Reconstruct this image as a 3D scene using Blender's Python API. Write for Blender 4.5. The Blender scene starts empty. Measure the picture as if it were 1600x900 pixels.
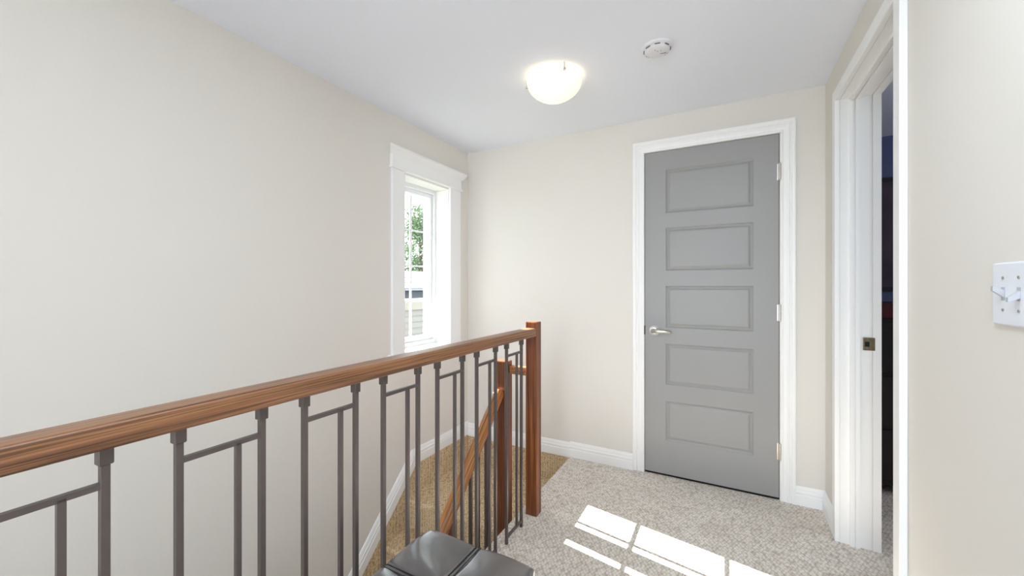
import bpy, bmesh, math, random
from mathutils import Vector, Matrix
random.seed(7)
SC = bpy.context.scene
COL = SC.collection

# ------------------------------------------------------------------ camera
CAM_H = 1.185
YAW = 28.305
cam_data = bpy.data.cameras.new('camera')
cam_data.sensor_width = 36.0
cam_data.lens = 622.03 / 1600 * 36
cam_data.shift_y = -3 / 1600
cam_data.clip_start = 0.02
cam = bpy.data.objects.new('camera', cam_data)
cam.location = (0, 0, CAM_H)
cam.rotation_euler = (math.radians(90), 0, math.radians(YAW))
COL.objects.link(cam)
SC.camera = cam

# ------------------------------------------------------------------ world (plain hazy white sky)
world = bpy.data.worlds.new('sky')
SC.world = world
world.use_nodes = True
bg = world.node_tree.nodes['Background']
bg.inputs[0].default_value = (0.86, 0.92, 1.0, 1)
bg.inputs[1].default_value = 4.3

# ------------------------------------------------------------------ lights
def lamp_object(name, data, loc):
    o = bpy.data.objects.new(name, data)
    o.location = loc
    COL.objects.link(o)
    return o

sun_d = bpy.data.lights.new('sun', 'SUN')
sun_d.energy = 42.0
sun_d.angle = math.radians(0.18)
sun_d.color = (1.0, 0.95, 0.92)
sun = lamp_object('sun', sun_d, (-6, 3, 5))
sun.rotation_euler = Vector((-1.0, 0.19, 0.665)).to_track_quat('Z', 'Y').to_euler()

def area(name, loc, direction, sx, sy, power, color):
    d = bpy.data.lights.new(name, 'AREA')
    d.shape = 'RECTANGLE'
    d.size, d.size_y = sx, sy
    d.energy = power
    d.color = color
    o = lamp_object(name, d, loc)
    o.rotation_euler = Vector(direction).to_track_quat('-Z', 'Y').to_euler()
    return o

# added fill light just outside the unseen opening at the rear of the hall
area('fill_light_rear', (-0.45, -4.42, 1.0), (0, 1, 0.03), 1.7, 1.6, 54, (0.80, 0.90, 1.0))
# added fill light inside the windowless bedroom, out of view
area('fill_light_bedroom', (3.1, 1.6, 1.5), (-1, 0.5, 0), 0.8, 1.2, 22, (0.85, 0.92, 1.0))
# added overhead fill light under the closed ceiling, above the viewpoint
area('fill_light_overhead', (0.0, 0.20, 2.235), (0, 0, -1), 0.75, 1.3, 21, (0.78, 0.89, 1.0))

SC.view_settings.view_transform = 'Standard'
SC.view_settings.look = 'None'
SC.view_settings.gamma = 1.0
SC.view_settings.use_curve_mapping = False
SC.view_settings.exposure = 0.25

# ------------------------------------------------------------------ materials
def lin(c):
    out = []
    for v in c:
        v /= 255.0
        out.append(v / 12.92 if v <= 0.04045 else ((v + 0.055) / 1.055) ** 2.4)
    return (*out, 1.0)

def new_mat(name):
    m = bpy.data.materials.new(name)
    m.use_nodes = True
    nt = m.node_tree
    return m, nt, nt.nodes['Principled BSDF']

def link(nt, a, b):
    nt.links.new(a, b)

def plain(name, rgb, rough=0.5, metal=0.0, spec=0.5, vary=0.0, scale=6.0, bump=0.0, bump_scale=200.0, coat=0.0):
    """Painted or metal surface with a faint procedural unevenness."""
    m, nt, p = new_mat(name)
    c = lin(rgb)
    p.inputs['Base Color'].default_value = c
    p.inputs['Roughness'].default_value = rough
    p.inputs['Metallic'].default_value = metal
    p.inputs['Specular IOR Level'].default_value = spec
    p.inputs['Coat Weight'].default_value = coat
    tc = nt.nodes.new('ShaderNodeTexCoord')
    if vary:
        n = nt.nodes.new('ShaderNodeTexNoise')
        n.inputs['Scale'].default_value = scale
        n.inputs['Detail'].default_value = 4
        link(nt, tc.outputs['Object'], n.inputs['Vector'])
        r = nt.nodes.new('ShaderNodeValToRGB')
        r.color_ramp.elements[0].position = 0.3
        r.color_ramp.elements[1].position = 0.7
        r.color_ramp.elements[0].color = tuple(x * (1 - vary) for x in c[:3]) + (1,)
        r.color_ramp.elements[1].color = tuple(min(1, x * (1 + vary)) for x in c[:3]) + (1,)
        link(nt, n.outputs['Fac'], r.inputs['Fac'])
        link(nt, r.outputs['Color'], p.inputs['Base Color'])
    if bump:
        n2 = nt.nodes.new('ShaderNodeTexNoise')
        n2.inputs['Scale'].default_value = bump_scale
        n2.inputs['Detail'].default_value = 3
        link(nt, tc.outputs['Object'], n2.inputs['Vector'])
        b = nt.nodes.new('ShaderNodeBump')
        b.inputs['Strength'].default_value = bump
        b.inputs['Distance'].default_value = 0.002
        link(nt, n2.outputs['Fac'], b.inputs['Height'])
        link(nt, b.outputs['Normal'], p.inputs['Normal'])
    return m

def wood(name, dark, mid, light, grain, fine=1.0, rough=0.38, rot=(0, 0, 0)):
    """Stained open-grained oak; grain = mapping scale, small along the grain."""
    m, nt, p = new_mat(name)
    p.inputs['Roughness'].default_value = rough
    p.inputs['Coat Weight'].default_value = 0.15
    p.inputs['Coat Roughness'].default_value = 0.38
    tc = nt.nodes.new('ShaderNodeTexCoord')
    mp0 = nt.nodes.new('ShaderNodeMapping')
    mp0.inputs['Rotation'].default_value = rot
    link(nt, tc.outputs['Object'], mp0.inputs['Vector'])
    mp = nt.nodes.new('ShaderNodeMapping')
    mp.inputs['Scale'].default_value = grain
    link(nt, mp0.outputs['Vector'], mp.inputs['Vector'])
    n = nt.nodes.new('ShaderNodeTexNoise')
    n.inputs['Scale'].default_value = 1.0
    n.inputs['Detail'].default_value = 5
    n.inputs['Roughness'].default_value = 0.55
    n.inputs['Distortion'].default_value = 0.6
    link(nt, mp.outputs['Vector'], n.inputs['Vector'])
    r = nt.nodes.new('ShaderNodeValToRGB')
    e = r.color_ramp.elements
    e[0].position, e[0].color = 0.28, lin(dark)
    e[1].position, e[1].color = 0.72, lin(light)
    k = e.new(0.47); k.color = lin(mid)
    link(nt, n.outputs['Fac'], r.inputs['Fac'])
    mp2 = nt.nodes.new('ShaderNodeMapping')
    mp2.inputs['Scale'].default_value = tuple(g * 1.7 * fine if g > 20 else g * 1.2 for g in grain)
    link(nt, mp0.outputs['Vector'], mp2.inputs['Vector'])
    n2 = nt.nodes.new('ShaderNodeTexNoise')
    n2.inputs['Scale'].default_value = 1.0
    n2.inputs['Detail'].default_value = 3
    link(nt, mp2.outputs['Vector'], n2.inputs['Vector'])
    r2 = nt.nodes.new('ShaderNodeValToRGB')
    r2.color_ramp.elements[0].position = 0.40
    r2.color_ramp.elements[0].color = (0.22, 0.19, 0.18, 1)
    r2.color_ramp.elements[1].position = 0.49
    r2.color_ramp.elements[1].color = (1, 1, 1, 1)
    link(nt, n2.outputs['Fac'], r2.inputs['Fac'])
    mx = nt.nodes.new('ShaderNodeMix')
    mx.data_type = 'RGBA'
    mx.blend_type = 'MULTIPLY'
    mx.inputs['Factor'].default_value = 0.75
    link(nt, r.outputs['Color'], mx.inputs['A'])
    link(nt, r2.outputs['Color'], mx.inputs['B'])
    link(nt, mx.outputs['Result'], p.inputs['Base Color'])
    b = nt.nodes.new('ShaderNodeBump')
    b.inputs['Strength'].default_value = 0.25
    b.inputs['Distance'].default_value = 0.001
    link(nt, n2.outputs['Fac'], b.inputs['Height'])
    link(nt, b.outputs['Normal'], p.inputs['Normal'])
    return m

def carpet_mat(name, deep, mid, high, cell=85.0):
    """Looped berber pile: slanted loops in rows, dark between the loops."""
    m, nt, p = new_mat(name)
    p.inputs['Roughness'].default_value = 0.95
    p.inputs['Specular IOR Level'].default_value = 0.1
    p.inputs['Sheen Weight'].default_value = 0.1
    tc = nt.nodes.new('ShaderNodeTexCoord')
    nz = nt.nodes.new('ShaderNodeTexNoise')
    nz.inputs['Scale'].default_value = 35
    nz.inputs['Detail'].default_value = 2
    link(nt, tc.outputs['Object'], nz.inputs['Vector'])
    ad = nt.nodes.new('ShaderNodeMix')
    ad.data_type = 'RGBA'
    ad.blend_type = 'ADD'
    ad.inputs['Factor'].default_value = 0.012
    link(nt, tc.outputs['Object'], ad.inputs['A'])
    link(nt, nz.outputs['Color'], ad.inputs['B'])
    mp = nt.nodes.new('ShaderNodeMapping')
    mp.inputs['Rotation'].default_value = (0.0, 0.0, math.radians(38))
    mp.inputs['Scale'].default_value = (1.0, 0.62, 1.0)
    link(nt, ad.outputs['Result'], mp.inputs['Vector'])
    v = nt.nodes.new('ShaderNodeTexVoronoi')
    v.inputs['Scale'].default_value = cell
    v.inputs['Randomness'].default_value = 0.45
    link(nt, mp.outputs['Vector'], v.inputs['Vector'])
    r = nt.nodes.new('ShaderNodeValToRGB')
    e = r.color_ramp.elements
    e[0].position, e[0].color = 0.12, lin(high)
    e[1].position, e[1].color = 0.80, lin(deep)
    k = e.new(0.48); k.color = lin(mid)
    link(nt, v.outputs['Distance'], r.inputs['Fac'])
    n3 = nt.nodes.new('ShaderNodeTexNoise')
    n3.inputs['Scale'].default_value = 9
    n3.inputs['Detail'].default_value = 3
    link(nt, tc.outputs['Object'], n3.inputs['Vector'])
    r3 = nt.nodes.new('ShaderNodeValToRGB')
    r3.color_ramp.elements[0].position = 0.3
    r3.color_ramp.elements[0].color = (0.88, 0.87, 0.86, 1)
    r3.color_ramp.elements[1].position = 0.7
    r3.color_ramp.elements[1].color = (1, 1, 1, 1)
    link(nt, n3.outputs['Fac'], r3.inputs['Fac'])
    mx = nt.nodes.new('ShaderNodeMix')
    mx.data_type = 'RGBA'
    mx.blend_type = 'MULTIPLY'
    mx.inputs['Factor'].default_value = 1.0
    link(nt, r.outputs['Color'], mx.inputs['A'])
    link(nt, r3.outputs['Color'], mx.inputs['B'])
    link(nt, mx.outputs['Result'], p.inputs['Base Color'])
    inv = nt.nodes.new('ShaderNodeMath')
    inv.operation = 'SUBTRACT'
    inv.inputs[0].default_value = 1.0
    link(nt, v.outputs['Distance'], inv.inputs[1])
    b = nt.nodes.new('ShaderNodeBump')
    b.inputs['Strength'].default_value = 0.5
    b.inputs['Distance'].default_value = 0.006
    link(nt, inv.outputs[0], b.inputs['Height'])
    link(nt, b.outputs['Normal'], p.inputs['Normal'])
    return m

def leather_mat(name):
    m, nt, p = new_mat(name)
    p.inputs['Base Color'].default_value = lin((52, 47, 48))
    p.inputs['Roughness'].default_value = 0.36
    p.inputs['IOR'].default_value = 1.8
    p.inputs['Specular IOR Level'].default_value = 0.8
    p.inputs['Coat Weight'].default_value = 1.0
    p.inputs['Coat IOR'].default_value = 1.75
    p.inputs['Coat Roughness'].default_value = 0.2
    tc = nt.nodes.new('ShaderNodeTexCoord')
    n = nt.nodes.new('ShaderNodeTexNoise')
    n.inputs['Scale'].default_value = 14
    n.inputs['Detail'].default_value = 6
    link(nt, tc.outputs['Object'], n.inputs['Vector'])
    v = nt.nodes.new('ShaderNodeTexVoronoi')
    v.inputs['Scale'].default_value = 420
    link(nt, tc.outputs['Object'], v.inputs['Vector'])
    b1 = nt.nodes.new('ShaderNodeBump')
    b1.inputs['Strength'].default_value = 0.35
    b1.inputs['Distance'].default_value = 0.006
    link(nt, n.outputs['Fac'], b1.inputs['Height'])
    b2 = nt.nodes.new('ShaderNodeBump')
    b2.inputs['Strength'].default_value = 0.12
    b2.inputs['Distance'].default_value = 0.001
    link(nt, v.outputs['Distance'], b2.inputs['Height'])
    link(nt, b1.outputs['Normal'], b2.inputs['Normal'])
    link(nt, b2.outputs['Normal'], p.inputs['Normal'])
    return m

def glass_mat(name):
    """Thin clear pane: clear transmission with a mirror reflection that grows at grazing angles."""
    m, nt, p = new_mat(name)
    nt.nodes.remove(p)
    out = nt.nodes['Material Output']
    t = nt.nodes.new('ShaderNodeBsdfTransparent')
    t.inputs[0].default_value = (0.96, 0.985, 0.98, 1)
    g = nt.nodes.new('ShaderNodeBsdfGlossy')
    g.inputs['Roughness'].default_value = 0.02
    lw = nt.nodes.new('ShaderNodeLayerWeight')
    lw.inputs['Blend'].default_value = 0.5
    f = nt.nodes.new('ShaderNodeMath')
    f.operation = 'POWER'
    f.inputs[1].default_value = 4.0
    link(nt, lw.outputs['Facing'], f.inputs[0])
    mx = nt.nodes.new('ShaderNodeMixShader')
    link(nt, f.outputs[0], mx.inputs[0])
    link(nt, t.outputs[0], mx.inputs[1])
    link(nt, g.outputs[0], mx.inputs[2])
    link(nt, mx.outputs[0], out.inputs[0])
    return m

def frosted_lamp_mat(name, strength):
    m, nt, p = new_mat(name)
    p.inputs['Base Color'].default_value = lin((250, 246, 232))
    p.inputs['Roughness'].default_value = 0.3
    tc = nt.nodes.new('ShaderNodeTexCoord')
    n = nt.nodes.new('ShaderNodeTexNoise')
    n.inputs['Scale'].default_value = 7
    n.inputs['Detail'].default_value = 3
    n.inputs['Distortion'].default_value = 1.5
    link(nt, tc.outputs['Object'], n.inputs['Vector'])
    r = nt.nodes.new('ShaderNodeValToRGB')
    r.color_ramp.elements[0].position = 0.35
    r.color_ramp.elements[0].color = (0.90, 0.82, 0.60, 1)
    r.color_ramp.elements[1].position = 0.65
    r.color_ramp.elements[1].color = (1.0, 0.95, 0.80, 1)
    link(nt, n.outputs['Fac'], r.inputs['Fac'])
    link(nt, r.outputs['Color'], p.inputs['Emission Color'])
    p.inputs['Emission Strength'].default_value = strength
    return m

M = dict(
    wall=plain('wall_paint_cream', (231, 226, 218), 0.75, spec=0.2, bump=0.05, bump_scale=350),
    ceiling=plain('ceiling_paint_white', (242, 244, 252), 0.85, spec=0.1, bump=0.06, bump_scale=300),
    trim=plain('trim_paint_white', (247, 246, 244), 0.35, spec=0.4),
    vinyl=plain('window_vinyl_white', (244, 246, 248), 0.3, spec=0.4),
    door=plain('door_paint_grey', (156, 155, 153), 0.38, spec=0.45, vary=0.015, scale=3),
    gap=plain('door_gap_shadow', (22, 20, 19), 0.9),
    nickel=plain('satin_nickel', (196, 190, 182), 0.28, metal=1.0),
    brass=plain('aged_brass', (150, 138, 112), 0.4, metal=0.9, vary=0.15, scale=120),
    iron=plain('baluster_pewter_paint', (98, 89, 87), 0.42, metal=0.45, vary=0.05, scale=30),
    rail=wood('oak_rail', (92, 62, 42), (138, 92, 60), (166, 120, 82), (150, 2.2, 170)),
    post=wood('oak_post', (74, 30, 8), (120, 60, 22), (160, 98, 50), (90, 90, 1.6)),
    handrail=wood('oak_handrail', (124, 70, 28), (174, 112, 56), (204, 148, 86), (120, 2.5, 120), rot=(math.radians(-44), 0, 0)),
    carpet=carpet_mat('carpet_berber', (182, 170, 156), (225, 215, 203), (243, 236, 226), 88.0),
    carpet_golden_cast=carpet_mat('carpet_berber_golden_cast', (172, 144, 106), (218, 193, 154), (240, 221, 190), 88.0),  # same berber carpet, with the stairs' golden light cast put into its colour
    leather=leather_mat('leather_dark'),
    stitch=plain('leather_stitch', (38, 34, 36), 0.5),
    glass=glass_mat('window_glass'),
    lamp=frosted_lamp_mat('frosted_lamp_glass', 0.46),
    plastic=plain('plastic_white', (232, 230, 234), 0.4),
    plastic_grey=plain('plastic_toggle', (190, 192, 198), 0.35),
    plastic_dark=plain('plastic_slot', (96, 92, 98), 0.6),
    plate=plain('switch_plastic', (238, 240, 246), 0.3),
    black=plain('dark_void', (10, 8, 9), 0.8),
    navy=plain('navy_wall_paint', (92, 99, 138), 0.8, vary=0.03),
    burgundy=plain('burgundy_lacquer', (70, 16, 26), 0.4),
    ebony=plain('ebony_wood', (20, 12, 12), 0.45, vary=0.2, scale=20),
    canvas=plain('dark_canvas', (72, 58, 70), 0.8, vary=0.25, scale=5),
    siding=plain('siding_offwhite', (116, 112, 106), 0.7, vary=0.03),
    fascia=plain('fascia_beige', (126, 120, 108), 0.7),
    roof=plain('roof_pale_shingle', (138, 138, 146), 0.9, vary=0.06, scale=9),
    garage=plain('garage_wall_grey', (70, 74, 82), 0.8, vary=0.05),
    leaf=plain('leaf_green', (104, 124, 90), 0.7, vary=0.35, scale=2),
    bark=plain('bark', (96, 82, 68), 0.9, vary=0.2, scale=8),
    ground=plain('ground_grass', (84, 92, 64), 0.95, vary=0.2, scale=1.5),
)
lf = M['leaf'].node_tree.nodes['Principled BSDF']

# ------------------------------------------------------------------ helpers
def add_box(bm, x0, x1, y0, y1, z0, z1):
    c = [(x0, y0, z0), (x1, y0, z0), (x1, y1, z0), (x0, y1, z0), (x0, y0, z1), (x1, y0, z1), (x1, y1, z1), (x0, y1, z1)]
    v = [bm.verts.new(p) for p in c]
    for f in ((0, 3, 2, 1), (4, 5, 6, 7), (0, 1, 5, 4), (1, 2, 6, 5), (2, 3, 7, 6), (3, 0, 4, 7)):
        bm.faces.new([v[i] for i in f])

def boxes(*bs, bevel=0.0, seg=2):
    bm = bmesh.new()
    for b in bs:
        add_box(bm, *b)
    if bevel:
        bmesh.ops.bevel(bm, geom=list(bm.edges), offset=bevel, segments=seg, affect='EDGES', profile=0.5, clamp_overlap=True)
    return bm

def add_prism(bm, loop_a, loop_b):
    """Solid between two closed loops of equal length (caps included)."""
    a = [bm.verts.new(p) for p in loop_a]
    b = [bm.verts.new(p) for p in loop_b]
    n = len(a)
    for i in range(n):
        j = (i + 1) % n
        bm.faces.new((a[i], a[j], b[j], b[i]))
    bm.faces.new(a[::-1])
    bm.faces.new(b)

def sweep(bm, loops, closed_caps=True):
    """Skin through a list of closed loops."""
    vs = [[bm.verts.new(p) for p in l] for l in loops]
    n = len(vs[0])
    for a, b in zip(vs, vs[1:]):
        for i in range(n):
            j = (i + 1) % n
            bm.faces.new((a[i], a[j], b[j], b[i]))
    if closed_caps:
        bm.faces.new(vs[0][::-1])
        bm.faces.new(vs[-1])

def add_tube(bm, p0, p1, r, n=16, r1=None):
    p0, p1 = Vector(p0), Vector(p1)
    d = (p1 - p0).normalized()
    u = d.orthogonal().normalized()
    w = d.cross(u)
    r1 = r if r1 is None else r1
    la = [p0 + (u * math.cos(t) + w * math.sin(t)) * r for t in [2 * math.pi * i / n for i in range(n)]]
    lb = [p1 + (u * math.cos(t) + w * math.sin(t)) * r1 for t in [2 * math.pi * i / n for i in range(n)]]
    add_prism(bm, la, lb)

def add_lathe(bm, cx, cy, prof, n=48, cap0=True, cap1=True):
    """Revolve (r, z) pairs about a vertical axis."""
    rings = []
    for r, z in prof:
        rings.append([bm.verts.new((cx + r * math.cos(2 * math.pi * i / n), cy + r * math.sin(2 * math.pi * i / n), z)) for i in range(n)])
    for a, b in zip(rings, rings[1:]):
        for i in range(n):
            j = (i + 1) % n
            bm.faces.new((a[i], a[j], b[j], b[i]))
    if cap0: bm.faces.new(rings[0][::-1])
    if cap1: bm.faces.new(rings[-1])

def finish(name, bm, smooth):
    bmesh.ops.recalc_face_normals(bm, faces=list(bm.faces))
    me = bpy.data.meshes.new(name)
    bm.to_mesh(me)
    bm.free()
    if smooth:
        for p in me.polygons:
            p.use_smooth = True
        me.set_sharp_from_angle(angle=math.radians(38))
    return me

def obj(name, bm, mat, parent=None, smooth=False, label=None):
    """One mesh object; vertices given in world space, kept relative to the thing's base."""
    base = world_loc(parent) if parent else Vector((0, 0, 0))
    if parent:
        bmesh.ops.translate(bm, verts=list(bm.verts), vec=-base)
    me = finish(name, bm, smooth)
    me.materials.append(mat)
    o = bpy.data.objects.new(name, me)
    COL.objects.link(o)
    if parent: o.parent = parent
    if label: o['label'] = label
    return o

def world_loc(o):
    v = Vector((0, 0, 0))
    while o is not None:
        v = v + o.location
        o = o.parent
    return v

def tag(o, label, cat, group=None, kind=None):
    o['label'] = label
    o['category'] = cat
    if group: o['group'] = group
    if kind: o['kind'] = kind
    return o

def thing(name, label, cat, loc=(0, 0, 0), group=None, kind=None):
    o = bpy.data.objects.new(name, None)
    o.empty_display_size = 0.1
    o.location = loc
    COL.objects.link(o)
    return tag(o, label, cat, group, kind)

def struct(name, bm, mat, label, cat, smooth=False):
    return tag(obj(name, bm, mat, None, smooth), label, cat, None, 'structure')

def copy_tree(o, parent=None, offset=(0, 0, 0)):
    c = o.copy()
    COL.objects.link(c)
    c.parent = parent
    c.location = o.location + Vector(offset)
    for ch in list(o.children):
        copy_tree(ch, c)
    return c

# ------------------------------------------------------------------ dimensions of the landing
XL, XR, YB, ZC = -1.829, 0.462, 2.645, 2.25        # left wall, right wall, back wall, ceiling
XE = -0.965                                        # edge of the landing above the stairs
YR = -4.20                                         # rear wall behind the viewpoint
ZL = -2.75                                         # storey below
RISE = 0.19
WY0, WY1, WZ0, WZ1 = 1.915, 2.40, 0.745, 1.912      # stair window opening
DX0, DX1, DZ = -0.461, 0.259, 2.031                # grey door
OY0, OY1, OZ = 1.605, 2.34, 2.047                  # bedroom doorway in the right wall

# walls -------------------------------------------------------------
XO = -2.07
struct('wall_left', boxes((XO, XL, YR - .2, WY0, ZL, ZC + .3), (XO, XL, WY1, YB + .3, ZL, ZC + .3),
                          (XO, XL, WY0, WY1, ZL, WZ0), (XO, XL, WY0, WY1, WZ1, ZC + .3)),
       M['wall'], 'cream painted wall along the stairwell, with the narrow window', 'wall')
struct('wall_back', boxes((XL, DX0, YB, YB + .12, ZL, ZC), (DX1, 0.605, YB, YB + .12, ZL, ZC), (DX0, DX1, YB, YB + .12, DZ, ZC),
                          (DX0, DX1, YB, YB + .12, ZL, 0)),
       M['wall'], 'cream painted end wall holding the grey door', 'wall')
struct('wall_right', boxes((XR, 0.605, YR, OY0, 0, ZC), (XR, 0.605, OY1, YB, 0, ZC), (XR, 0.605, OY0, OY1, OZ, ZC)),
       M['wall'], 'cream painted wall with the light switch and the bedroom doorway', 'wall')
RX0, RX1, RZ0, RZ1 = -1.35, 0.40, 0.2, 1.8  # unseen opening added to let the rear fill light in
struct('wall_rear', boxes((XL, RX0, YR - .15, YR, ZL, ZC), (RX1, 0.605, YR - .15, YR, ZL, ZC), (RX0, RX1, YR - .15, YR, ZL, RZ0), (RX0, RX1, YR - .15, YR, RZ1, ZC)),
       M['wall'], 'cream wall at the rear end of the hall around an opening added for fill light', 'wall')
struct('ceiling', boxes((XL, 3.3, YR, 4.2, ZC, ZC + .15)), M['ceiling'], 'flat white painted ceiling over landing and stairs', 'ceiling')

# landing floor: carpeted slab with a rounded nosing over the stairs
def nosing_profile(edge, inner, top, drop, r=0.02, depth=0.028):
    """Closed (s, z) loop: tread with a rounded front edge at s = edge, going to s = inner."""
    sg = 1 if inner > edge else -1
    pts = [(inner, top - drop), (inner, top)]
    for i in range(7):
        a = math.pi / 2 + math.pi / 2 * i / 6
        pts.append((edge + sg * (r + r * math.cos(a)), top - r + r * math.sin(a)))
    pts.append((edge, top - depth))
    pts.append((edge + sg * 0.02, top - depth - 0.01))
    pts.append((edge + sg * 0.02, top - drop))
    return pts

bm = bmesh.new()
pr = nosing_profile(XE, 3.3, 0.0, 0.25)
add_prism(bm, [(s, YR, z) for s, z in pr], [(s, 4.2, z) for s, z in pr])
struct('floor', bm, M['carpet'], 'landing floor under pale looped berber carpet', 'floor', True)
struct('wall_stair', boxes((XE + .03, XE + .15, YR, YB, ZL, -0.25)), M['wall'], 'cream wall beneath the edge of the landing', 'wall')
struct('floor_lower', boxes((XL, XE + .03, YR, YB, ZL - .1, ZL)), M['carpet'], 'carpeted floor of the storey below', 'floor')

# stairs ------------------------------------------------------------
stairs = thing('staircase', 'carpeted staircase going down along the cream wall under the window', 'stairs', (XL, 1.93, -RISE))
RUN = 0.19
for k in range(1, 14):
    z = -RISE * k
    nose = 1.935 - RUN * (k - 1)
    inner = YB - 0.001 if k == 1 else nose + RUN + 0.02
    bm = bmesh.new()
    pr = nosing_profile(nose, inner, z, RISE + 0.03)
    add_prism(bm, [(XL + .001, s, zz) for s, zz in pr], [(XE + .018, s, zz) for s, zz in pr])
    obj('step', bm, M['carpet_golden_cast'], stairs, True)
# carpet turned up the walls under the skirting
bm = bmesh.new()
yz = [(YB - .013, -.22), (YB - .013, .004), (2.03, .004), (1.40, -.635), (1.40, -.9), (1.8, -.55), (1.93, -.4)]
add_prism(bm, [(XL + .001, y, z) for y, z in yz], [(XL + .012, y, z) for y, z in yz])
obj('carpet_upstand', bm, M['carpet_golden_cast'], stairs)
obj('carpet_upstand', boxes((XL + .001, XE - .001, YB - .012, YB - .001, -.21, -.009)), M['carpet_golden_cast'], stairs)

# skirting boards ------------------------------------------------------
BB = [(0, 0), (.016, 0), (.016, .052), (.013, .056), (.013, .064), (.015, .068), (.013, .074), (.010, .080), (.010, .086), (.007, .094), (.004, .1), (0, .1)]   # (thickness, height)
def skirting_x(name, x0, x1, z, label, extra=0.0):
    bm = bmesh.new()
    pr = [(YB - t - (extra if t else 0), z + h) for t, h in BB]
    add_prism(bm, [(x0, y, zz) for y, zz in pr], [(x1, y, zz) for y, zz in pr])
    return struct(name, bm, M['trim'], label, 'baseboard')
skirting_x('baseboard_back', XL, XE + .004, -.008, 'white moulded baseboard over the first stair')
skirting_x('baseboard_back_landing', XE + .004, DX0 - .07, .0, 'thicker white baseboard between stair edge and door casing', .008)
skirting_x('baseboard_back_corner', DX1 + .073, XR, .0, 'short white baseboard between door casing and doorway corner')
bm = bmesh.new()
loops = []
S = 1.02
for (y, zb, hh) in ((YB, .004, 1.0), (2.03, .004, 1.0), (2.0, .004 - .03 * S, 1.33), (0.5, .004 - 1.53 * S, 1.33)):
    loops.append([(XL + t, y, zb + h * hh) for t, h in BB])
sweep(bm, loops)
struct('baseboard_left', bm, M['trim'], 'white baseboard running level then sloping down along the stairs', 'baseboard')
bm = bmesh.new()
add_prism(bm, [(XR - t, YR, h) for t, h in BB], [(XR - t, OY0 - .05, h) for t, h in BB])
struct('baseboard_right', bm, M['trim'], 'white baseboard under the light switch wall', 'baseboard')
bm = bmesh.new()
add_prism(bm, [(XR - t, OY1 + .052, h) for t, h in BB], [(XR - t, YB - .016, h) for t, h in BB])
struct('baseboard_right_corner', bm, M['trim'], 'short white baseboard beyond the bedroom doorway', 'baseboard')

# ------------------------------------------------------------------ stair window
win = thing('window_1', 'narrow white window over the stairs with eight panes and flat casing', 'window', (XL, 2.16, WZ0), None, 'structure')
# reveal lining
obj('reveal_lining', boxes((-1.955, XL + .0, WY0, WY0 + .008, WZ0 + .015, WZ1), (-1.955, XL + .0, WY1 - .008, WY1, WZ0 + .015, WZ1),
                           (-1.955, XL + .0, WY0 + .008, WY1 - .008, WZ1 - .008, WZ1)), M['trim'], win)
obj('window_stool', boxes((-1.955, XL, WY0, WY1, WZ0, WZ0 + .015), (XL, XL + .03, 1.785, 2.545, WZ0 - .006, WZ0 + .015), bevel=.003), M['trim'], win)
obj('apron', boxes((XL, XL + .015, 1.81, 2.52, WZ0 - .055, WZ0 - .006)), M['trim'], win)
for y0, y1 in ((1.812, WY0 + .004), (WY1 - .004, 2.525)):
    obj('side_casing', boxes((XL, XL + .019, y0, y1, WZ0 + .015, 1.918), bevel=.002), M['trim'], win)
hd = obj('head_casing', boxes((XL, XL + .021, 1.808, 2.53, 1.93, 2.02)), M['trim'], win)
obj('head_bead', boxes((XL, XL + .030, 1.797, 2.541, 1.916, 1.931), bevel=.004), M['trim'], win)
cp = [(0, 2.005), (.022, 2.005), (.026, 2.013), (.032, 2.022), (.042, 2.033), (.046, 2.038), (.046, 2.052), (0, 2.052)]
bm = bmesh.new()
loops = []
for y, s in ((1.808, -1), (2.53, 1)):
    loops.append([(XL + t, y + s * t * .95, z) for t, z in cp])
sweep(bm, loops)
obj('crown_moulding', bm, M['trim'], win)
# vinyl frame and sash
GX = -2.0
GY0, GY1, GZ0, GZ1 = 1.978, 2.352, .818, 1.845
fy0, fy1, fz0, fz1 = WY0 + .008, WY1 - .008, WZ0 + .015, WZ1 - .008
sy0, sy1, sz0, sz1 = GY0 - .028, GY1 + .022, GZ0 - .030, GZ1 + .030
def ring_boxes(x0, x1, ya, yb, za, zb, yc, yd, zc, zd):
    return [(x0, x1, ya, yc, za, zb), (x0, x1, yd, yb, za, zb), (x0, x1, yc, yd, za, zc), (x0, x1, yc, yd, zd, zb)]
obj('window_frame', boxes(*ring_boxes(-2.055, -1.945, fy0, fy1, fz0, fz1, sy0, sy1, sz0, sz1)), M['vinyl'], win)
sash = obj('sash', boxes(*ring_boxes(-2.03, -1.967, sy0 + .001, sy1 - .001, sz0 + .001, sz1 - .001, GY0, GY1, GZ0, GZ1)), M['vinyl'], win)
mz = [GZ0 + (GZ1 - GZ0) * i / 4 for i in range(1, 4)]
myc = 2.174
MW, MV = .0060, .0085
obj('muntin', boxes((GX - .005, GX + .005, myc - MV, myc + MV, GZ0, GZ1)), M['vinyl'], sash)
for z in mz:
    for a, b in ((GY0, myc - MV), (myc + MV, GY1)):
        obj('muntin', boxes((GX - .005, GX + .005, a, b, z - MW, z + MW)), M['vinyl'], sash)
zs = [GZ0] + mz + [GZ1]
for i in range(4):
    for a, b in ((GY0, myc), (myc, GY1)):
        obj('pane', boxes((GX - .002, GX + .002, a, b, zs[i], zs[i + 1])), M['glass'], sash)

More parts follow.
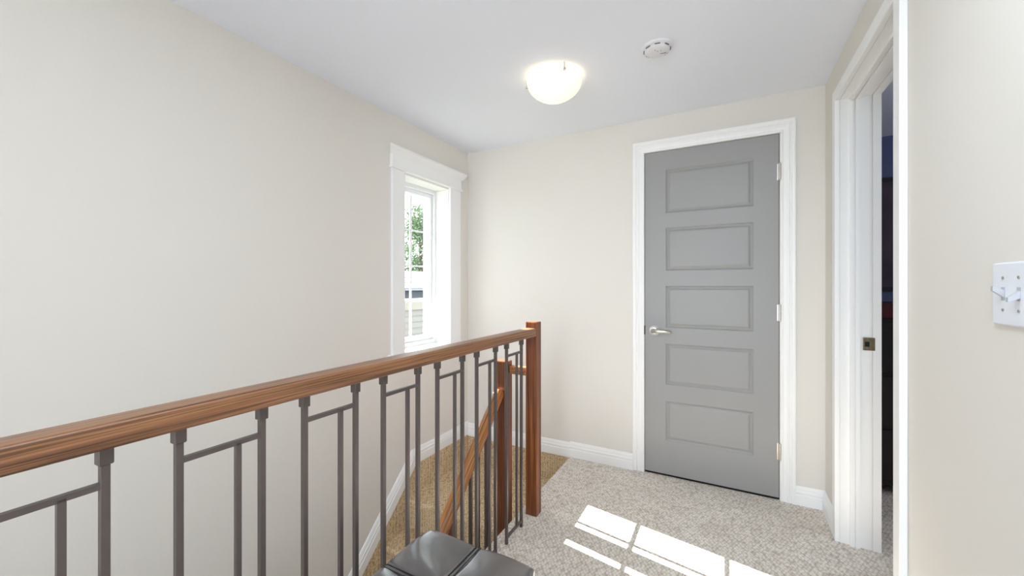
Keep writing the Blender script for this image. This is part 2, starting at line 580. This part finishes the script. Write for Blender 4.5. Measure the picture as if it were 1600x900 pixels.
# ------------------------------------------------------------------ grey door with casing
YD = YB - .002                                     # door face
door = thing('door_1', 'grey painted door with five recessed panels in white casing', 'door', (DX1, YD, 0), None, 'structure')
PX0, PX1 = -.334, .136
PZ = [(.220, .468), (.571, .826), (.925, 1.186), (1.281, 1.549), (1.640, 1.911)]
zc = [.012] + [v for p in PZ for v in p] + [DZ - .003]
bm = bmesh.new()
xs = [DX0 + .003, PX0, PX1, DX1 - .003]
for i in range(3):
    for j in range(len(zc) - 1):
        if i == 1 and j % 2 == 1:
            continue
        v = [bm.verts.new(p) for p in ((xs[i], YD, zc[j]), (xs[i + 1], YD, zc[j]), (xs[i + 1], YD, zc[j + 1]), (xs[i], YD, zc[j + 1]))]
        bm.faces.new(v)
bmesh.ops.remove_doubles(bm, verts=list(bm.verts), dist=1e-5)
add_box(bm, xs[0], xs[3], YD + .014, YD + .035, zc[0], zc[-1])
for a, b in (((xs[0], zc[0]), (xs[0], zc[-1])), ((xs[3], zc[0]), (xs[3], zc[-1])), ((xs[0], zc[0]), (xs[3], zc[0])), ((xs[0], zc[-1]), (xs[3], zc[-1]))):
    v = [bm.verts.new(p) for p in ((a[0], YD, a[1]), (b[0], YD, b[1]), (b[0], YD + .02, b[1]), (a[0], YD + .02, a[1]))]
    bm.faces.new(v)
obj('door_slab', bm, M['door'], door)
for z0, z1 in PZ:
    bm = bmesh.new()
    rings = []
    for inset, dep in ((0, 0), (.003, .003), (.010, .008), (.015, .008), (.023, .0035), (.028, .0025)):
        rings.append([(PX0 + inset, YD + dep, z0 + inset), (PX1 - inset, YD + dep, z0 + inset), (PX1 - inset, YD + dep, z1 - inset), (PX0 + inset, YD + dep, z1 - inset)])
    vs = [[bm.verts.new(p) for p in r] for r in rings]
    for a, b in zip(vs, vs[1:]):
        for i in range(4):
            j = (i + 1) % 4
            bm.faces.new((a[i], a[j], b[j], b[i]))
    bm.faces.new(vs[-1])
    obj('door_panel', bm, M['door'], door)
# dark rebate round the slab
obj('door_rebate', boxes((DX0, DX0 + .0028, YB + .004, YB + .06, 0, DZ), (DX1 - .0028, DX1, YB + .004, YB + .06, 0, DZ),
                         (DX0, DX1, YB + .004, YB + .06, DZ - .0028, DZ), (DX0, DX1, YB + .004, YB + .06, 0, .011)), M['gap'], door)
hx, hz = -.400, .905
hr = obj('door_handle', boxes((hx - .006, hx + .006, YD - .006, YD, hz - .006, hz + .006)), M['nickel'], door)
bm = bmesh.new()
add_tube(bm, (hx, YD - .008, hz), (hx, YD, hz), .029, 28, .031)
add_tube(bm, (hx, YD - .013, hz), (hx, YD - .008, hz), .021, 28, .027)
obj('rose', bm, M['nickel'], hr, True)
bm = bmesh.new()
add_tube(bm, (hx, YD - .050, hz), (hx, YD - .012, hz), .0125, 20)
loops = []
for t, (dx, dy, dz, rr, rz) in enumerate([(-.016, -.050, 0, .007, .010), (0, -.054, 0, .0105, .0125), (.03, -.055, .001, .009, .0115), (.06, -.054, .0, .008, .0105), (.085, -.051, -.002, .007, .0095), (.103, -.047, -.004, .0055, .0075), (.108, -.046, -.0045, .002, .003)]):
    loops.append([(hx + dx, YD + dy + rr * math.cos(a), hz + dz + rz * math.sin(a)) for a in [2 * math.pi * i / 16 for i in range(16)]])
sweep(bm, loops)
obj('lever', bm, M['nickel'], hr, True)
obj('latch_plate', boxes((DX0 - .0015, DX0 + .005, YD - .004, YD + .02, hz - .028, hz + .028)), M['black'], door)
for z in (1.818, 1.037, .269):
    bm = boxes((DX1 - .012, DX1 - .002, YD - .0015, YD, z - .045, z + .045))
    for q in range(5):
        a = z - .045 + q * .018
        add_tube(bm, (DX1 + .001, YD - .009, a + .0006), (DX1 + .001, YD - .009, a + .0174), .0062, 12)
    add_tube(bm, (DX1 + .001, YD - .009, z - .049), (DX1 + .001, YD - .009, z + .049), .0035, 10)
    obj('hinge', bm, M['nickel'], door, True)
# casing, swept with mitres: (distance out from the opening, projection)
CP = [(0, 0), (0, .010), (.004, .012), (.011, .012), (.014, .009), (.030, .012), (.034, .016), (.040, .017), (.044, .0135), (.050, .0135), (.054, .019), (.064, .020), (.070, .018), (.072, 0)]
def casing_path(x0, x1, z0, zt):
    bm = bmesh.new()
    loops = []
    for kx, kz, x, z in ((-1, 0, x0, z0), (-1, 1, x0, zt), (1, 1, x1, zt), (1, 0, x1, z0)):
        loops.append([(x + kx * o, YB - p, z + kz * o) for o, p in CP])
    sweep(bm, loops)
    return bm
struct('trim_1', casing_path(DX0 - .001, DX1 + .003, 0, DZ + .001), M['trim'], 'white moulded casing round the grey door', 'casing')

# ------------------------------------------------------------------ bedroom doorway in the right wall
PJ = .019
dw = thing('trim_2', 'white cased doorway to the dark bedroom, with a brass strike plate', 'doorway', (XR, OY1, 0), None, 'structure')
CW = .05
obj('face_casing', boxes((XR - PJ, XR, OY1, OY1 + CW, 0, OZ + CW), (XR - PJ, XR, OY0 - CW, OY0, 0, OZ + CW), (XR - PJ, XR, OY0, OY1, OZ, OZ + CW), bevel=.002), M['trim'], dw)
RD = .053                                          # depth of the plain return before the mouldings
x1 = XR - PJ + RD
def liner(bm, xa, xb, t):
    add_box(bm, xa, xb, OY1 - t, OY1, 0, OZ)
    add_box(bm, xa, xb, OY0, OY0 + t, 0, OZ)
    add_box(bm, xa, xb, OY0 + t, OY1 - t, OZ - t, OZ)
bm = bmesh.new(); liner(bm, XR + .0002, x1, .0015)
obj('return_lining', bm, M['trim'], dw)
bm = bmesh.new(); liner(bm, x1, x1 + .013, .016); liner(bm, x1 + .013, x1 + .019, .010); liner(bm, x1 + .019, x1 + .035, .019)
obj('stop_moulding', bm, M['trim'], dw)
bm = bmesh.new(); liner(bm, x1 + .035, x1 + .078, .006); liner(bm, x1 + .078, x1 + .081, .002); liner(bm, x1 + .081, .606, .009)
obj('jamb', bm, M['trim'], dw)
sx0, sz_ = x1 + .046, .925
bm = boxes((sx0, sx0 + .042, OY1 - .0115, OY1 - .006, sz_ - .029, sz_ + .029), bevel=.002)
sp = obj('strike_plate', bm, M['brass'], dw)
obj('latch_hole', boxes((sx0 + .006, sx0 + .022, OY1 - .0125, OY1 - .0115, sz_ - .012, sz_ + .010)), M['black'], sp)
bm = bmesh.new()
for dz in (-.021, .021):
    add_tube(bm, (sx0 + .014, OY1 - .0125, sz_ + dz), (sx0 + .014, OY1 - .0115, sz_ + dz), .004, 12)
obj('screw', bm, M['nickel'], sp)

# ------------------------------------------------------------------ bedroom beyond
struct('wall_bedroom_far', boxes((.605, 3.3, 3.75, 3.85, 0, ZC)), M['navy'], 'navy blue wall of the bedroom beyond the doorway', 'wall')
struct('wall_bedroom_side', boxes((3.2, 3.3, YR, 3.75, 0, ZC), (.605, 3.2, YR - .1, YR, 0, ZC)), M['navy'], 'navy side wall of the bedroom', 'wall')
struct('wall_bedroom_closet', boxes((.54, .605, YB + .12, 3.85, 0, ZC)), M['navy'], 'navy bedroom wall beside the closet', 'wall')
dr = thing('dresser', 'dark dresser with a burgundy top inside the bedroom', 'dresser', (1.0, 3.3, 0))
DYF = 2.98
obj('body', boxes((.72, 1.75, DYF, 3.42, .06, 1.005), bevel=.004), M['ebony'], dr)
obj('top', boxes((.70, 1.77, DYF - .02, 3.44, 1.005, 1.085), bevel=.004), M['burgundy'], dr)
for i in range(3):
    for j in range(2):
        f = obj('drawer', boxes((.74 + j * .5, 1.22 + j * .5, DYF - .015, DYF, .10 + i * .30, .375 + i * .30), bevel=.004), M['ebony'], dr)
        bm = bmesh.new(); add_tube(bm, (.98 + j * .5, DYF - .04, .24 + i * .3), (.98 + j * .5, DYF - .015, .24 + i * .3), .014, 14)
        obj('knob', bm, M['brass'], f, True)
for x in (.75, 1.72):
    for y in (DYF + .03, 3.39):
        obj('leg', boxes((x - .02, x + .02, y - .02, y + .02, 0, .06)), M['ebony'], dr)
pic = thing('wall_picture', 'dark picture hanging on the navy bedroom wall above the dresser', 'picture', (1.2, 3.75, 1.2))
obj('picture_frame', boxes(*[(a, b, 3.722, 3.749, c, d) for a, b, c, d in ((.75, .78, 1.15, 1.95), (1.72, 1.75, 1.15, 1.95), (.78, 1.72, 1.15, 1.18), (.78, 1.72, 1.92, 1.95))]), M['ebony'], pic)
obj('canvas', boxes((.78, 1.72, 3.732, 3.749, 1.18, 1.92)), M['canvas'], pic)

# ------------------------------------------------------------------ landing railing
NX0, NX1, NY0, NY1, NZ = -.920, -.857, 1.856, 1.915, 1.000
rail_thing = thing('landing_railing', 'brown oak guard rail with pewter metal balusters along the stairwell edge', 'railing', (-.8885, 1.889, 0))
def newel(x0, x1, y0, y1, z0, zt):
    bm = boxes((x0, x1, y0, y1, z0, zt))
    top = [e for e in bm.edges if all(abs(v.co.z - zt) < 1e-6 for v in e.verts)]
    bmesh.ops.bevel(bm, geom=top, offset=.006, segments=2, affect='EDGES', profile=.5)
    ver = [e for e in bm.edges if abs(e.verts[0].co.z - e.verts[1].co.z) > .2]
    bmesh.ops.bevel(bm, geom=ver, offset=.0025, segments=1, affect='EDGES', profile=.5)
    return bm
obj('newel_post', newel(NX0, NX1, NY0, NY1, 0, NZ), M['post'], rail_thing)
RXC, RHW, RZ_0, RZ_1 = -.8885, .0300, .9265, .9685
bm = bmesh.new()
pr = []
for cx_, cz_, a0, r in ((RXC + RHW, RZ_0, -90, .004), (RXC + RHW, RZ_1, 0, .006), (RXC - RHW, RZ_1, 90, .006), (RXC - RHW, RZ_0, 180, .004)):
    sx_ = -1 if cx_ > RXC else 1
    sz__ = 1 if cz_ == RZ_0 else -1
    for i in range(6):
        a = math.radians(a0 + 18 * i)
        pr.append((cx_ + sx_ * r + r * math.cos(a), cz_ + sz__ * r + r * math.sin(a)))
add_prism(bm, [(x, NY0 - .0005, z) for x, z in pr], [(x, -.926, z) for x, z in pr])
obj('newel_post', newel(NX0, NX1, -.985, -.9265, 0, NZ), M['post'], rail_thing)
obj('top_rail', bm, M['rail'], rail_thing, True)
BX = -.8885
BW = .006
P0 = 1.597                                         # near post of the last panel
proto = []
def panel(y):
    out = []
    for dy in (0, .149):
        b = obj('baluster', boxes((BX - BW, BX + BW, y + dy - BW, y + dy + BW, 0, RZ_0 + .001), bevel=.0008, seg=1), M['iron'], rail_thing)
        bm = boxes((BX - .0095, BX + .0095, y + dy - .0095, y + dy + .0095, RZ_0 - .030, RZ_0), bevel=.0015, seg=1)
        obj('collar', bm, M['iron'], b)
        out.append(b)
    out.append(obj('inner_baluster', boxes((BX - .005, BX + .005, y + .096, y + .106, .031, .863)), M['iron'], rail_thing))
    out.append(obj('cross_bar', boxes((BX - .005, BX + .005, y + BW, y + .149 - BW, .858, .868)), M['iron'], rail_thing))
    out.append(obj('foot_bar', boxes((BX - .005, BX + .005, y + BW, y + .149 - BW, .026, .036)), M['iron'], rail_thing))
    return out
proto = panel(P0)
for k in range(1, 11):
    for o in proto:
        copy_tree(o, rail_thing, (0, -.2485 * k, 0))

# ------------------------------------------------------------------ stair handrail
hr_thing = thing('stair_handrail', 'oak stair handrail on posts descending beside the carpeted steps', 'handrail', (-1.085, 1.90, -.19))
HX = -1.072
obj('newel_post', newel(-1.102, -1.022, 1.848, 1.900, -.189, .784), M['post'], hr_thing)
obj('short_rail', boxes((-1.022, NX0, 1.862, 1.897, .716, .760), bevel=.006), M['handrail'], hr_thing)
def handrail_z(y):
    return .612 - (1.842 - y) * .985
bm = bmesh.new()
loops = []
dirv = Vector((0, -1, -.985)).normalized()
upv = Vector((0, -.985, 1)).normalized()
for y in (1.848, 1.842, .3, .29):
    c = Vector((HX, y, handrail_z(y)))
    sh = .93 if y in (1.848, .29) else 1.0
    lp = []
    for i in range(24):
        a = 2 * math.pi * i / 24
        ca, sa = math.cos(a), math.sin(a)
        ex = math.copysign(abs(ca) ** .8, ca) * .026 * sh
        ez = math.copysign(abs(sa) ** .8, sa) * .030 * sh
        lp.append(c + Vector((1, 0, 0)) * ex + upv * ez)
    loops.append(lp)
sweep(bm, loops)
obj('handrail', bm, M['handrail'], hr_thing, True)
obj('lower_post', newel(-1.115, -1.058, 1.395, 1.450, -.759, handrail_z(1.40) - .03), M['post'], hr_thing)
for y in (1.715, 1.64, 1.575, .95, .75):
    k = max(1, math.ceil((1.935 - y) / RUN) + 1)
    obj('stair_baluster', boxes((HX - .007, HX + .007, y - .007, y + .007, -RISE * k + .001, handrail_z(y) - .02)), M['iron'], hr_thing)

# ------------------------------------------------------------------ leather ottoman
OX0, OX1, OYN, OYF, OT = -.805, -.428, .575, .957, .450
ott = thing('ottoman', 'black leather cube ottoman with cross seams beside the balusters', 'ottoman', ((OX0 + OX1) / 2, (OYN + OYF) / 2, 0))
N = 56
bm = bmesh.new()
grid = []
cxo, cyo = (OX0 + OX1) / 2, (OYN + OYF) / 2
hxo, hyo = (OX1 - OX0) / 2, (OYF - OYN) / 2
rnd = random.Random(3)
wr = [(rnd.uniform(-1, 1), rnd.uniform(-1, 1), rnd.uniform(8, 30), rnd.uniform(0, 6.28)) for _ in range(7)]
def lid_point(i, j):
    u, v = -1 + 2 * i / N, -1 + 2 * j / N
    u = math.copysign(1 - (1 - abs(u)) ** 1.25, u)     # denser rows at the edges
    v = math.copysign(1 - (1 - abs(v)) ** 1.25, v)
    bulge = 1 - .02 * (u * u * v * v)
    x = cxo + hxo * u * (1 - .045 * abs(v) ** 6) * bulge
    y = cyo + hyo * v * (1 - .045 * abs(u) ** 6) * bulge
    e = min((1 - abs(u)) * hxo, (1 - abs(v)) * hyo)
    z = OT
    if e < .022:
        z -= .022 - math.sqrt(max(0, .022 ** 2 - (.022 - e) ** 2))
    sx, sy = abs(x - cxo), abs(y - cyo)
    z += .006 * (1 - math.exp(-(min(sx, sy) / .035) ** 1.0)) - .003
    z -= .0035 * math.exp(-(sx / .004) ** 2) + .0035 * math.exp(-(sy / .004) ** 2)
    for a, b, f, ph in wr:
        z += .0008 * math.sin((a * x + b * y) * f * 2 + ph)
    return (x, y, z)
for i in range(N + 1):
    grid.append([bm.verts.new(lid_point(i, j)) for j in range(N + 1)])
for i in range(N):
    for j in range(N):
        bm.faces.new((grid[i][j], grid[i + 1][j], grid[i + 1][j + 1], grid[i][j + 1]))
rim = [grid[i][0] for i in range(N + 1)] + [grid[N][j] for j in range(1, N + 1)] + [grid[i][N] for i in range(N - 1, -1, -1)] + [grid[0][j] for j in range(N - 1, 0, -1)]
low = [bm.verts.new((v.co.x, v.co.y, .385)) for v in rim]
for i in range(len(rim)):
    j = (i + 1) % len(rim)
    bm.faces.new((rim[i], rim[j], low[j], low[i]))
bm.faces.new(low)
obj('lid', bm, M['leather'], ott, True)
bm = bmesh.new()
lp = [(v_[0], v_[1]) for v_ in [lid_point(i, 0) for i in range(0, N, 2)] + [lid_point(N, j) for j in range(0, N, 2)] + [lid_point(i, N) for i in range(N, 0, -2)] + [lid_point(0, j) for j in range(N, 0, -2)]]
sweep(bm, [[(cxo + (x - cxo) * s, cyo + (y - cyo) * s, z) for x, y in lp] for s, z in ((.97, .03), (.985, .045), (.985, .37), (.965, .385))])
obj('base', bm, M['leather'], ott, True)
for d in (-.006, .006):
    bm = bmesh.new(); loops = []
    for i in range(41):
        t = -.96 + 1.92 * i / 40
        y = cyo + hyo * t
        zt = OT - .0012 - (.004 if abs(t) > .93 else 0)
        loops.append([(cxo + d + .0016 * math.cos(a), y, zt + .0016 * math.sin(a)) for a in [2 * math.pi * q / 8 for q in range(8)]])
    sweep(bm, loops); obj('seam', bm, M['stitch'], ott, True)
    bm = bmesh.new(); loops = []
    for i in range(41):
        t = -.96 + 1.92 * i / 40
        x = cxo + hxo * t
        zt = OT - .0012 - (.004 if abs(t) > .93 else 0)
        loops.append([(x, cyo + d + .0016 * math.cos(a), zt + .0016 * math.sin(a)) for a in [2 * math.pi * q / 8 for q in range(8)]])
    sweep(bm, loops); obj('seam', bm, M['stitch'], ott, True)
for sx in (-1, 1):
    for sy in (-1, 1):
        bm = bmesh.new()
        add_tube(bm, (cxo + sx * hxo * .85, cyo + sy * hyo * .85, 0), (cxo + sx * hxo * .85, cyo + sy * hyo * .85, .03), .016, 12)
        obj('foot', bm, M['ebony'], ott, True)

# ------------------------------------------------------------------ ceiling lamp
def ceiling_lamp(x, y, label, power, cw):
    t = thing('ceiling_lamp', label, 'lamp', (x, y, ZC))
    bm = bmesh.new()
    add_lathe(bm, x, y, [(.10, ZC - .012), (.105, ZC - .001)], 40)
    obj('ceiling_plate', bm, M['trim'], t, True)
    bm = bmesh.new()
    zr, R_, D_ = ZC - .024, .139, .100
    prof_o = [(R_, zr)] + [(R_ * math.cos(a) ** 1.08, zr - D_ * math.sin(a)) for a in [math.pi / 2 * i / 16 for i in range(1, 16)]]
    prof = [(R_ - .005, zr)] + prof_o + [(.002, zr - D_)]
    add_lathe(bm, x, y, prof, 56, False, True)
    obj('glass_shade', bm, M['lamp'], t, True)
    for k in range(3):
        a = math.radians(72 + 120 * k)
        dx, dy = math.cos(a), math.sin(a)
        bm = bmesh.new()
        add_tube(bm, (x + dx * (R_ + .004), y + dy * (R_ + .004), zr - .016), (x + dx * (R_ + .004), y + dy * (R_ + .004), ZC - .002), .0025, 8)
        add_tube(bm, (x + dx * (R_ - .004), y + dy * (R_ - .004), zr - .012), (x + dx * (R_ + .010), y + dy * (R_ + .010), zr - .012), .0058, 14)
        obj('clip', bm, M['nickel'], t, True)
    bm = bmesh.new()
    add_lathe(bm, x, y, [(.012, ZC - .012), (.012, ZC - .030), (.024, ZC - .045), (.024, ZC - .058), (.010, ZC - .070)], 16)
    obj('bulb', bm, M['lamp'], t, True)
    d = bpy.data.lights.new('lamp_light', 'POINT')
    d.energy = power
    d.color = cw
    d.shadow_soft_size = .03
    for px in (-.07, .07):
        lamp_object('lamp_light', d, (x + px, y, ZC - .026))
LAMP_C = (1.0, .86, .60)
ceiling_lamp(-.7715, 1.885, 'round frosted glass dome lamp glowing on the white ceiling', 0.11, LAMP_C)

# ------------------------------------------------------------------ smoke detector
sx_, sy_ = -.272, 1.868
sd = thing('smoke_detector', 'round white smoke detector on the ceiling beside the dome lamp', 'detector', (sx_, sy_, ZC))
bm = bmesh.new()
add_lathe(bm, sx_, sy_, [(.066, ZC), (.066, ZC - .008), (.061, ZC - .012), (.052, ZC - .013)], 48)
obj('base_ring', bm, M['plastic'], sd, True)
bm = bmesh.new()
add_lathe(bm, sx_, sy_, [(.055, ZC - .012), (.053, ZC - .019), (.046, ZC - .024), (.030, ZC - .026)], 48)
obj('cover', bm, M['plastic'], sd, True)
bm = bmesh.new()
for a0 in range(0, 360, 45):
    a = math.radians(a0 + 10)
    c = Vector((sx_ + .0552 * math.cos(a), sy_ + .0552 * math.sin(a), ZC - .0155))
    tdir = Vector((-math.sin(a), math.cos(a), 0)) * .011
    add_tube(bm, c - tdir, c + tdir, .0022, 8)
obj('vent_slots', bm, M['plastic_dark'], sd)
bm = bmesh.new()
add_tube(bm, (sx_ + .012, sy_ + .012, ZC - .0262), (sx_ + .036, sy_ + .018, ZC - .0258), .0016, 8)
for dx, dy in ((.004, -.012), (-.004, -.024), (.018, -.010)):
    add_tube(bm, (sx_ + dx, sy_ + dy, ZC - .0270), (sx_ + dx, sy_ + dy, ZC - .0255), .0022, 10)
obj('test_button_marks', bm, M['plastic_dark'], sd)

# ------------------------------------------------------------------ light switch
sw = thing('light_switch', 'white double toggle light switch plate on the cream wall', 'switch', (XR, 1.068, 1.17))
obj('switch_plate', boxes((XR - .006, XR, 1.010, 1.127, 1.112, 1.229), bevel=.004), M['plate'], sw)
for y in (1.0915, 1.0455):
    s = obj('toggle_slot', boxes((XR - .0066, XR - .0059, y - .0055, y + .0055, 1.158, 1.183)), M['plastic_grey'], sw)
    bm = bmesh.new()
    up = 1 if y > 1.06 else -1
    add_prism(bm, [(XR - .006, y - .0045, 1.1705 - .007), (XR - .006, y + .0045, 1.1705 - .007), (XR - .006, y + .0045, 1.1705 + .007), (XR - .006, y - .0045, 1.1705 + .007)],
              [(XR - .021, y - .0036, 1.1705 + up * .010 - .004), (XR - .021, y + .0036, 1.1705 + up * .010 - .004), (XR - .021, y + .0036, 1.1705 + up * .010 + .004), (XR - .021, y - .0036, 1.1705 + up * .010 + .004)])
    obj('toggle', bm, M['plastic_grey'], s)
    for dz in (-.030, .030):
        bm = bmesh.new(); add_tube(bm, (XR - .0072, y, 1.1705 + dz), (XR - .0058, y, 1.1705 + dz), .003, 12)
        obj('screw', bm, M['nickel'], sw, True)

# ------------------------------------------------------------------ outside the stair window
struct('ground', boxes((-60, -2.3, -25, 50, -3.3, -3.0)), M['ground'], 'grassy ground behind the house', 'ground')
nb = thing('neighbour_house', 'pale siding wall of a low building outside the window', 'building', (-7.0, 8.0, -3.0))
obj('wall', boxes((-8.6, -6.84, 4.0, 13.0, -3.0, .60)), M['siding'], nb)
for i in range(24):
    z0 = .60 - .15 * (i + 1)
    bm = bmesh.new()
    add_prism(bm, [(-6.84, 4.0, z0), (-6.815, 4.0, z0), (-6.838, 4.0, z0 + .15), (-6.84, 4.0, z0 + .15)], [(-6.84, 13.0, z0), (-6.815, 13.0, z0), (-6.838, 13.0, z0 + .15), (-6.84, 13.0, z0 + .15)])
    obj('siding_board', bm, M['siding'], nb)
obj('eave_board', boxes((-6.84, -6.78, 3.95, 13.05, .60, .84)), M['fascia'], nb)
obj('flat_roof', boxes((-8.6, -6.84, 4.0, 13.0, .60, .80)), M['roof'], nb)
ga = thing('garage', 'grey garage with a pale shingled roof outside the window', 'building', (-14.0, 15.0, -3.0))
obj('wall', boxes((-18.0, -13.0, 9.0, 17.6, -3.0, .95)), M['garage'], ga)
bm = bmesh.new()
prf = [(-12.7, .98), (-12.7, 1.08), (-15.6, 2.02), (-18.5, 1.08), (-18.5, .98)]
add_prism(bm, [(x, 8.7, z) for x, z in prf], [(x, 17.9, z) for x, z in prf])
obj('roof', bm, M['roof'], ga)
for i in range(7):
    t0, t1 = i / 7, (i + 1) / 7
    xa, za = -12.68 + (-2.92) * t0, 1.08 + .94 * t0
    xb, zb = -12.68 + (-2.92) * t1, 1.08 + .94 * t1
    bm = bmesh.new()
    add_prism(bm, [(xa, 8.7, za), (xa, 8.7, za + .03), (xb, 8.7, zb + .006), (xb, 8.7, zb)], [(xa, 17.9, za), (xa, 17.9, za + .03), (xb, 17.9, zb + .006), (xb, 17.9, zb)])
    obj('shingle_course', bm, M['roof'], ga)

def tree(x, y, z0, h, r, label, n, seed):
    rg = random.Random(seed)
    t = thing('leafy_tree', label, 'tree', (x, y, z0), 'trees outside the window')
    bm = bmesh.new()
    add_tube(bm, (x, y, z0), (x, y, z0 + h * .8), .22, 12, .08)
    for k in range(7):
        a = rg.uniform(0, 6.28)
        zb = z0 + h * rg.uniform(.35, .75)
        add_tube(bm, (x, y, zb), (x + math.cos(a) * r * .7, y + math.sin(a) * r * .7, zb + h * .18), .06, 8, .02)
    obj('trunk', bm, M['bark'], t, True)
    vs, fs = [], []
    blobs = [(rg.gauss(0, .42) * r, rg.gauss(0, .42) * r, h * (.42 + .50 * rg.random()), r * rg.uniform(.30, .55)) for _ in range(16)]
    for _ in range(n):
        bx, by, bz, br = rg.choice(blobs)
        d = Vector((rg.gauss(0, 1), rg.gauss(0, 1), rg.gauss(0, 1))).normalized() * br * rg.random() ** .45
        c = Vector((x + bx, y + by, z0 + bz)) + d
        nrm = Vector((rg.gauss(0, 1), rg.gauss(0, 1), rg.gauss(0, 1))).normalized()
        u = nrm.orthogonal().normalized() * rg.uniform(.07, .14)
        w = nrm.cross(u) * .6
        b0 = len(vs)
        vs += [c - u, c + w, c + u, c - w]
        fs.append((b0, b0 + 1, b0 + 2, b0 + 3))
    me = bpy.data.meshes.new('foliage')
    me.from_pydata([tuple(v - Vector((x, y, z0))) for v in vs], [], fs)
    me.materials.append(M['leaf'])
    o = bpy.data.objects.new('foliage', me)
    COL.objects.link(o)
    o.parent = t
    o['kind'] = 'stuff'
tree(-23.0, 26.2, -3.0, 12.2, 3.2, 'green leafy tree rising behind the garage roof', 14000, 5)
tree(-33.0, 33.0, -3.0, 10.0, 2.4, 'smaller green tree behind the garage, beside the taller one', 6000, 9)
